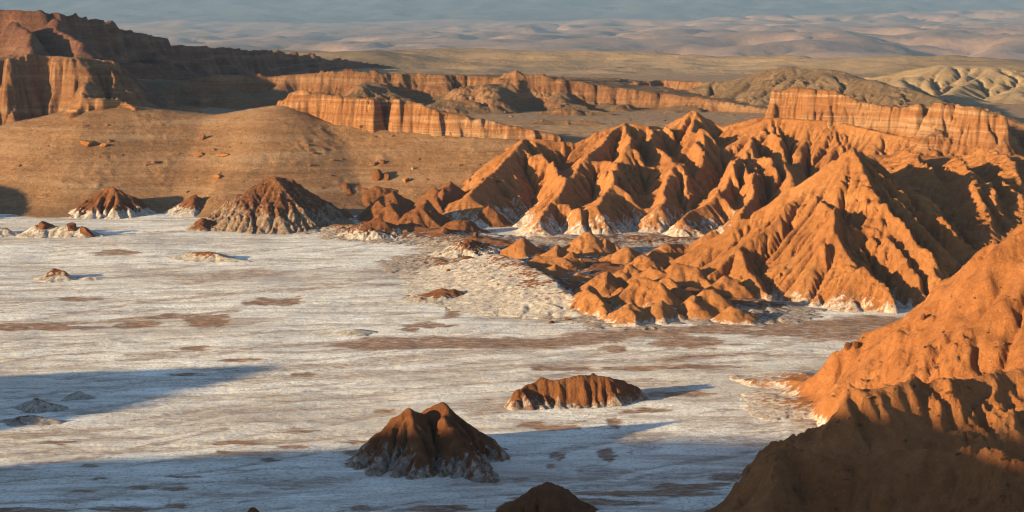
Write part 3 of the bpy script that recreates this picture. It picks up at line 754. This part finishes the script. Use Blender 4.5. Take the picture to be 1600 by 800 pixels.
hump("large shaded twin peaked mound with salty skirts in the near salt flat", [[(640, 637), (664, 651, 2), (688, 628, 4), (705, 640, 5)], [(688, 628, 4), (740, 672, 2), (790, 700, 8)], [(688, 630, 4), (715, 690, -8), (760, 735, -16)], [(640, 637), (600, 680, -2), (570, 712, -2)], [(640, 640), (650, 700, -10)]],
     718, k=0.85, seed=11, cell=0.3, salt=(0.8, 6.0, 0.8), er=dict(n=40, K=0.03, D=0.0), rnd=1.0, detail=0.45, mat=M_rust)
hump("sunlit rust ridge mound with fluted sides beyond the twin peaked mound", [[(815, 608, -5), (850, 594), (905, 585, 1), (940, 586, 2), (960, 590, 3), (985, 603, 5)]], 628, k=1.0, seed=12, cell=0.26, salt=(0.3, 3.2, 0.8), rnd=1.5, er=dict(n=30, K=0.018, D=0.0), detail=0.6)
hump("shaded brown mound cut by the bottom edge of the picture", [[(850, 757), (880, 775, 3)], [(850, 757), (820, 775, -3)]], 808, k=0.6, seed=13, cell=0.26, salt=(0, 1.0, 0.6), rnd=0.8)
hump("tiny dark rock tip at the bottom edge", [[(395, 789), (410, 796)]], 812, k=0.9, seed=14, cell=0.26, salt=(0, .3, 0), cat="rock")
hump("small shaded salt mound with rusty front near the left edge", [[(62, 620), (90, 630)]], 638, k=0.5, seed=15, cell=0.3, salt=(1.0, 5, 1.0))
hump("low shaded salt mound behind the rusty fronted one", [[(122, 610), (135, 615)]], 622, k=0.45, seed=16, cell=0.3, salt=(1.0, 4, 1.0))
hump("flat salty mound lying nearest the left edge", [[(35, 650), (85, 655)]], 662, k=0.35, seed=17, cell=0.3, salt=(0.5, 2.5, 1.0))
hump("salt mound topped by two rusty boulders on the far left flat", [[(62, 348, 3), (90, 352, 2), (130, 353), (155, 366, -3), (220, 386, -8)]], 368, k=0.5, seed=18, cell=0.4, salt=(4.0, 7.0, 1.0), detail=0.4)
hump("low salt mound cut by the left edge", [[(-20, 350), (5, 355), (25, 362)]], 366, k=0.5, seed=19, cell=0.4, salt=(2.0, 4.0, 1.0))
hump("rust pyramid mound at the foot of the dark hillside", [[(168, 292), (180, 291), (195, 315, -3), (200, 332, -6)], [(168, 292), (140, 315, -2)]], 334, k=0.62, seed=20, cell=0.4, salt=(1.5, 4.2, 1.0), er=dict(n=30, K=0.04, D=0.0))
hump("small pointed rust mound between pyramid and big veined cone", [[(309, 304), (318, 312), (335, 324, 2)]], 332, k=0.5, seed=21, cell=0.4, salt=(2.5, 4.5, 1.0), detail=0.5)
hump("little rust knoll beside the left foot of the big cone", [[(322, 341), (345, 352)]], 358, k=0.5, seed=22, cell=0.35, salt=(0.5, 2, 0.7), detail=0.5)
hump("big cone mound veined with salt, two tops and a rocky ridge", [[(417, 277), (430, 274), (450, 277, 3), (465, 300, 0), (481, 331, -6), (528, 364, -18)], [(417, 277), (375, 322, 0), (335, 356, 0)], [(430, 276), (440, 330, -12)]],
     350, k=0.66, seed=23, cell=0.38, mat=M_cone, salt=(5.0, 14, 0.85), er=dict(n=30, K=0.025, D=0.0), detail=0.6, dlam=1.8)
hump("rounded rust ridge beside the big cone's shaded flank", [[(512, 323), (530, 326), (562, 345, -6)]], 346, k=0.75, seed=24, cell=0.35, rnd=1.5)
hump("knobbly rust outcrop on salt in front of the left humps", [[(560, 352), (589, 340), (612, 350), (628, 368, -3)]], 368, k=0.45, seed=25, cell=0.35, salt=(1.8, 4.0, 1.0), detail=0.7)
hump("long low salt ridge lying on the left of the flat", [[(295, 394, 4), (330, 393), (370, 404, -5), (430, 419, -12)]], 405, k=0.35, seed=26, cell=0.4, salt=(1.5, 2.6, 1.0))
hump("low double salt mound with rusty front on the left flat", [[(85, 420), (100, 423)], [(140, 430, -3), (170, 434, -3), (205, 441, -4)]], 434, k=0.5, seed=27, cell=0.36, salt=(1.5, 2.6, 1.0))
hump("tiny salt bump in the middle of the flat", [[(556, 513)]], 520, k=0.25, seed=28, cell=0.35, salt=(1, 2, 1))
hump("low brown crusted bump right of the mud patch", [[(695, 450), (715, 455)]], 463, k=0.25, seed=29, cell=0.35, salt=(0.8, 1.6, 1))

# humps left of centre
G1 = "small badland humps behind the salt flat"
def many(rows, group, mat):
    for i, (label, tops, pyb, k, rnd, salt_) in enumerate(rows):
        hump(label, tops, pyb + (7 if mat is M_orange else 4), k=k * 1.2, rnd=rnd * 0.5, seed=60 + i * 3, cell=0.36, mat=mat, group=group, salt=salt_, er=dict(n=20, K=0.012, D=0.0), fine=(10, 0.012))
many([
    ("shaded ridge hump with a nicked top left of the hump group", [[(520, 292), (540, 284), (552, 290), (600, 300, -4)]], 320, 0.5, 0.5, (0.5, 6, 0.5)),
    ("shaded dark hump behind the left humps", [[(560, 300, 5), (590, 290), (620, 296, 2)]], 322, 0.55, 1, (0.2, 2, 0.5)),
    ("hump with a rust cap just left of the tallest left peak", [[(632, 292), (645, 284), (660, 296, 2)]], 318, 0.6, 0.5, (0.2, 2, 0.4)),
    ("broad rust hump with a sharp shaded right side", [[(590, 318, 3), (612, 297), (640, 312, 3)], [(612, 298), (630, 330, -10)]], 336, 0.65, 0.6, (0.2, 2, 0.4)),
    ("small pointed hump leaning on the broad rust one", [[(594, 312, 1)]], 342, 0.8, 0.5, (0.2, 1, 0.4)),
    ("pointed hump in front of the broad rust one", [[(609, 318), (618, 332, -3)]], 350, 0.75, 0.6, (0.2, 1, 0.4)),
    ("long slanting rust hump in the middle of the left group", [[(665, 312, 6), (652, 322), (630, 345, -5)], [(652, 322), (680, 345, -6)]], 356, 0.7, 0.8, (0.2, 1.5, 0.5)),
    ("tall double rust peak at the back of the left group", [[(680, 292), (690, 300, 2), (702, 281, 4), (722, 297, 5), (745, 322, 4)], [(681, 293), (666, 318, -5)], [(702, 282, 4), (690, 315, -12)]], 336, 0.7, 0.5, (0.2, 1.5, 0.4)),
    ("narrow hump under the tall double peak", [[(684, 306, -6), (692, 330, -12)]], 340, 0.9, 0.5, (0.2, 1.5, 0.4)),
    ("smooth low rounded hump, foremost of the left group", [[(678, 358), (690, 355)]], 367, 0.55, 2.5, (0.1, 0.8, 0.8)),
    ("smooth rounded hump behind the lowest one", [[(712, 343), (728, 343)]], 360, 0.6, 2.5, (0.1, 0.8, 0.8)),
    ("pointed hump right of the rounded pair", [[(744, 314), (752, 325, -2)]], 344, 0.65, 0.6, (0.2, 1, 0.5)),
    ("slim pointed hump beside the salt gully", [[(762, 321), (775, 332, -2)]], 347, 0.6, 0.5, (0.2, 1, 0.5)),
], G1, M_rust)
hump("salty pinnacle mound crowned with broken rust rock", [[(722, 383), (738, 373), (750, 378), (762, 392, -3), (790, 402, -4)]], 402, k=0.38, seed=31, cell=0.35, salt=(3.5, 6.0, 1.0), detail=0.8)
# asymmetric salty rim: gentle white slope to the left, steep dark side to the right
build_hill("salty_rim_mound", [
    S([(770, 394, 655), (790, 399, 645), (815, 408, 628), (850, 424, 605), (868, 440, 588), (890, 458, 570), (905, 480, 560), (925, 505, 550)], kl=0.9, kr=0.16),
    S([(860, 500, 556), (880, 502, 554)], k=0.3)], M_rim, cell=0.45,
    props=T("long salty rim sloping white to the flat with a rust crest", "rock mound"), warp=(2, 8), er=dict(n=26, K=0.02, D=0.0), detail=0.22, fine=(10, 0.01), salt=(5.0, 8.5, 1.0), foot=2, seed=33, dlam=2)
build_hill("hump_field_hill", [Sz([(640, 362, 1.5), (700, 366, 2), (760, 372, 2.5), (820, 386, 3), (900, 402, 3), (980, 420, 3), (1060, 445, 3), (1120, 465, 3)], k=0.10),
    Sz([(520, 350, 2), (600, 352, 3), (680, 356, 3)], k=0.12), Sz([(820, 420, 2.5), (880, 440, 2.5), (930, 470, 2), (980, 490, 1.5)], k=0.09), Sz([(740, 400, 2.5), (780, 420, 2)], k=0.08), Sz([(900, 372, 2), (1000, 368, 2), (1080, 372, 2)], k=0.08)],
    M_rust, cell=0.6, props=ST("low salty broken ground under the small badland humps"), warp=(3, 10), er=dict(n=40, K=0.03, D=0.0), detail=0.4, salt=(0.9, 3.2, 0.85), foot=1.6, seed=37, dlam=4)
G2 = "small badland humps in front of the orange hills"
many([
    ("dark shaded hump behind the salty pinnacle mound", [[(817, 371), (830, 380)]], 398, 0.6, 0.8, (0.1, 1.2, 0.5)),
    ("orange hump standing alone before the white gully floor", [[(905, 370, 2), (918, 362), (935, 374), (950, 384, 2)]], 392, 0.6, 0.8, (0.2, 1.8, 0.6)),
    ("low orange hump left of the lone one", [[(871, 381), (885, 392)]], 404, 0.55, 0.8, (0.1, 1, 0.5)),
    ("pale hump under the white rim", [[(845, 400), (880, 402)]], 420, 0.5, 1.5, (0.4, 2.4, 1.0)),
    ("tiny orange cone in the shaded hollow", [[(907, 401)]], 418, 0.8, 0.4, (0.1, 1, 0.5)),
    ("rounded hump with a notch, back row", [[(950, 398), (965, 395)]], 412, 0.6, 1, (0.1, 1, 0.4)),
    ("orange hump, tallest of the back row", [[(980, 384), (995, 392)]], 412, 0.6, 0.8, (0.1, 1, 0.4)),
    ("orange hump joined to the tallest back row hump", [[(1006, 398), (1025, 408, -2)]], 424, 0.6, 1, (0.1, 1, 0.4)),
    ("smooth long hump at the foot of the main peak", [[(1040, 381), (1085, 383, 4)]], 402, 0.55, 1.5, (0.1, 1, 0.4)),
    ("hump with an orange tip near the shaded hollow", [[(984, 412), (965, 424, -3)]], 436, 0.6, 0.8, (0.1, 1.4, 0.6)),
    ("pale footed cone behind the big front wedge", [[(941, 424), (950, 440, -4)]], 460, 0.65, 0.8, (0.4, 3.2, 1.0)),
    ("small knob beside the pale footed cone", [[(972, 448), (978, 452)]], 468, 0.7, 1, (0.1, 1.4, 0.5)),
    ("long orange hump running down to the right", [[(1019, 414), (1035, 424, -3), (1045, 440, -7)]], 446, 0.65, 1, (0.1, 1.5, 0.5)),
    ("big rounded orange hump below the main peak", [[(1059, 409), (1085, 418, -3), (1110, 440, -8), (1130, 462, -14)]], 446, 0.62, 1.5, (0.1, 1.5, 0.5)),
    ("salt dusted hump in the centre of the front group", [[(1008, 432), (1025, 440, -3), (1040, 462, -10)], [(1008, 432), (985, 452, -4)]], 474, 0.62, 1.0, (0.5, 4.5, 1.0)),
    ("low rust hump between the salt dusted and twin front humps", [[(1055, 449), (1075, 452)]], 472, 0.6, 1.5, (0.1, 1.4, 0.5)),
    ("big wedge of orange rock at the front edge of the flat", [[(920, 444, 8), (925, 455, 2), (950, 490, -10), (985, 515, -18)], [(920, 446, 8), (890, 480, 0)], [(920, 446, 8), (975, 485, 5), (1010, 512, -5)]], 484, 0.7, 0.4, (0.3, 3.0, 0.8)),
    ("left one of the rounded twin humps at the front", [[(1083, 461), (1090, 475, -5)], [(1083, 461), (1065, 485, -2)]], 486, 0.75, 1.5, (0.1, 1.8, 0.8)),
    ("taller right one of the rounded twin humps at the front", [[(1100, 453), (1115, 452), (1130, 478, -2)]], 484, 0.75, 1.5, (0.1, 1.8, 0.8)),
    ("slim cone in the gap right of the pale hump under the rim", [[(893, 392)]], 408, 0.7, 0.6, (0.1, 1.4, 0.6)),
    ("dusty cone just inside the white rim", [[(868, 412), (884, 424)]], 432, 0.6, 0.8, (0.2, 2.2, 0.9)),
    ("dark cone in the middle of the shaded hollow", [[(905, 424), (918, 432)]], 438, 0.6, 0.8, (0.1, 1.2, 0.6)),
    ("cone at the back edge of the white gully floor", [[(945, 372), (958, 380)]], 392, 0.65, 0.8, (0.1, 1.4, 0.6)),
    ("small sharp cone between the back row and the long orange hump", [[(1028, 388), (1040, 396)]], 408, 0.7, 0.6, (0.1, 1, 0.4)),
    ("sharp cone right of the pale footed cone", [[(966, 432), (984, 446, -4)]], 456, 0.7, 0.6, (0.1, 1.4, 0.5)),
    ("narrow ridge hump against the big rounded hump", [[(1040, 432), (1058, 446, -4)]], 456, 0.7, 0.8, (0.1, 1.4, 0.5)),
    ("low salty hump at the right foot of the wedge", [[(990, 474), (1010, 486)]], 496, 0.5, 1.0, (0.4, 2.4, 1.0)),
    ("salty hump between the wedge and the twin front humps", [[(1030, 470), (1050, 482)]], 492, 0.5, 1.0, (0.4, 2.4, 1.0)),
    ("low rust hump right of the twin front humps", [[(1145, 478), (1165, 484)]], 494, 0.5, 1.0, (0.2, 1.6, 0.8)),
    ("hump against the main hill above the twin front humps", [[(1135, 430), (1160, 446, -4)]], 462, 0.6, 1.0, (0.1, 1, 0.4)),
    ("orange peak leaning against the main hill's left foot", [[(1115, 358), (1135, 372, -4)], [(1115, 358), (1085, 388, -6)]], 400, 0.6, 0.6, (0.1, 1, 0.3)),
], G2, M_orange)

# ------------------------------------------------------------------ boulders
import bmesh
rnd = random.Random(5)
def boulder_mesh(seed, sx, sy, sz, ang=0.0):
    bm = bmesh.new(); bmesh.ops.create_icosphere(bm, subdivisions=3, radius=1.0)
    rs = np.random.RandomState(seed)
    pl = [(Vector(rs.normal(size=3)).normalized(), rs.uniform(0.5, 0.85)) for _ in range(11)]
    for v in bm.verts:
        for n_, q in pl:
            dd = v.co.dot(n_)
            if dd > q: v.co -= n_ * (dd - q)
        v.co.x *= sx; v.co.y *= sy; v.co.z *= sz
        v.co.z += ang * v.co.x
    me = bpy.data.meshes.new("boulder"); bmesh.ops.dissolve_limit(bm, angle_limit=0.12, verts=bm.verts, edges=bm.edges); bm.to_mesh(me); bm.free()
    return me
dg = None
def surface_z(px, py):
    """where the photo direction meets the built land"""
    o_ = Vector((0, 0, CAMH)); d_ = Vector(ray(px, py)).normalized()
    hit, loc, nrm, idx, ob, mt = sc.ray_cast(dg, o_, d_, distance=4000)
    while hit and ob.name == "haze":
        hit, loc, nrm, idx, ob, mt = sc.ray_cast(dg, loc + d_ * 0.1, d_, distance=4000)
    return loc if hit else None
bpy.context.view_layer.update()
hz.hide_viewport = True
dg = bpy.context.evaluated_depsgraph_get()
def boulder(px, py, w, h, label, mat=M_rust, group=None, seed=0, me=None, cat="boulder", ang=0.0):
    loc = surface_z(px, py + h * 0.3)
    if loc is None: return None
    s = loc.y / FPX
    me = me or boulder_mesh(seed, w * s / 2, w * s / 2 * 0.8, h * s * 0.62, ang)
    if not me.materials: me.materials.append(mat)
    o = bpy.data.objects.new("boulder", me); COL.objects.link(o)
    o.location = (loc.x, loc.y, loc.z + h * s * 0.1)
    o['label'] = label; o['category'] = cat
    if group: o['group'] = group
    return o
boulder(137, 222, 26, 12, "wide orange slab at the left of the stony hillside", seed=1, mat=M_orange)
boulder(162, 226, 16, 6, "low orange slab right of the wide one", seed=2, mat=M_orange)
boulder(316, 214, 14, 13, "pointed pale outcrop high on the stony hillside", seed=3, mat=M_cliff2)
boulder(312, 240, 22, 6, "flat orange ledge below the pointed pale outcrop", seed=4, mat=M_orange)
boulder(350, 241, 24, 6, "flat orange ledge right of the other ledge", seed=5, mat=M_orange)
boulder(340, 275, 22, 9, "isolated orange rock low on the stony hillside", seed=6, mat=M_orange)
boulder(590, 272, 26, 20, "biggest rust boulder above the left humps", seed=7)
boulder(604, 276, 16, 12, "rust block against the biggest boulder", seed=8)
boulder(583, 255, 14, 8, "pale block above the biggest boulder", seed=9, mat=M_cliff2)
boulder(598, 252, 12, 8, "rust block above and right of the biggest boulder", seed=10)
boulder(634, 280, 15, 11, "squat orange block right of the biggest boulder", seed=11, mat=M_orange)
boulder(646, 262, 10, 7, "round pale stone above the squat block", seed=12, mat=M_tan)
boulder(72, 350, 26, 14, "left rusty boulder on top of the far left salt mound", seed=13)
boulder(112, 353, 22, 14, "middle rusty boulder on top of the far left salt mound", seed=14)
boulder(136, 361, 26, 14, "right rusty boulder sloping down the far left salt mound", seed=15, ang=-0.3)
boulder(1324, 540, 15, 14, "dark rust block on the skyline of the near slope", seed=16)
boulder(1338, 537, 12, 13, "second rust block beside the skyline one", seed=17)
boulder(1443, 492, 9, 14, "narrow dark rock sticking out of the sunlit near slope", seed=18)
boulder(862, 503, 10, 7, "rust rock at the left tip of the front wedge", seed=19)
boulder(886, 498, 10, 6, "rust rock behind the left tip rock", seed=20)
boulder(743, 365, 9, 14, "broken rust pinnacle on the salty mound", seed=21)
boulder(728, 378, 12, 8, "rust shoulder rock beside the pinnacle", seed=22)
boulder(701, 422, 8, 5, "round rust stone on the salt beside the mud", seed=23)
# stones scattered over the hillside
protos = [boulder_mesh(100 + i, 0.75, 0.6, 0.5) for i in range(6)]
for q in protos: q.materials.append(M_cliff2)
near_protos = [boulder_mesh(200 + i, 1.0, 0.8, 0.7) for i in range(4)]
for i, q in enumerate(near_protos): q.materials.append(M_cliff2 if i % 2 else M_rust)
GB = "small stones scattered over the stony hillside"
k = 0
while k < 130:
    px = rnd.uniform(5, 800); py = rnd.uniform(190, 330)
    loc = surface_z(px, py)
    if loc is None or loc.z < 5 or loc.y < 770 or loc.y > 905: continue
    o = bpy.data.objects.new("stone", protos[k % 6]); COL.objects.link(o)
    s = 0.5 + 1.5 * rnd.random() ** 3
    o.location = loc; o.scale = (s * 1.3, s, s * .9); o.rotation_euler = (0, 0, rnd.uniform(0, 6.28))
    o['label'] = "small pale stone lying on the brown stony hillside"; o['category'] = "stone"; o['group'] = GB
    k += 1
GB = "small stones scattered over the talus below the middle cliffs"
k = 0
while k < 60:
    px = rnd.uniform(680, 1200); py = rnd.uniform(155, 195)
    loc = surface_z(px, py)
    if loc is None or loc.y < 900 or loc.y > 1300: k += 0.2; continue
    o = bpy.data.objects.new("stone", protos[int(k) % 6]); COL.objects.link(o)
    s = 0.7 + 2.0 * rnd.random() ** 3
    o.location = loc; o.scale = (s * 1.3, s, s * .9); o.rotation_euler = (0, 0, rnd.uniform(0, 6.28))
    o['label'] = "small rock on the brown talus below the middle cliff line"; o['category'] = "stone"; o['group'] = GB
    k += 1
GB = "small stones lying on the near orange slope"
k = 0; tries = 0
while k < 90 and tries < 900:
    tries += 1
    px = rnd.uniform(1130, 1595); py = rnd.uniform(420, 795)
    loc = surface_z(px, py)
    if loc is None or loc.y > 450 or loc.z < 2: continue
    o = bpy.data.objects.new("stone", near_protos[k % 4]); COL.objects.link(o)
    s = 0.22 + 0.55 * rnd.random() ** 3
    o.location = loc; o.scale = (s * 1.3, s, s * .9); o.rotation_euler = (0, 0, rnd.uniform(0, 6.28))
    o['label'] = "small stone lying on the near orange slope"; o['category'] = "stone"; o['group'] = GB
    k += 1
hz.hide_viewport = False
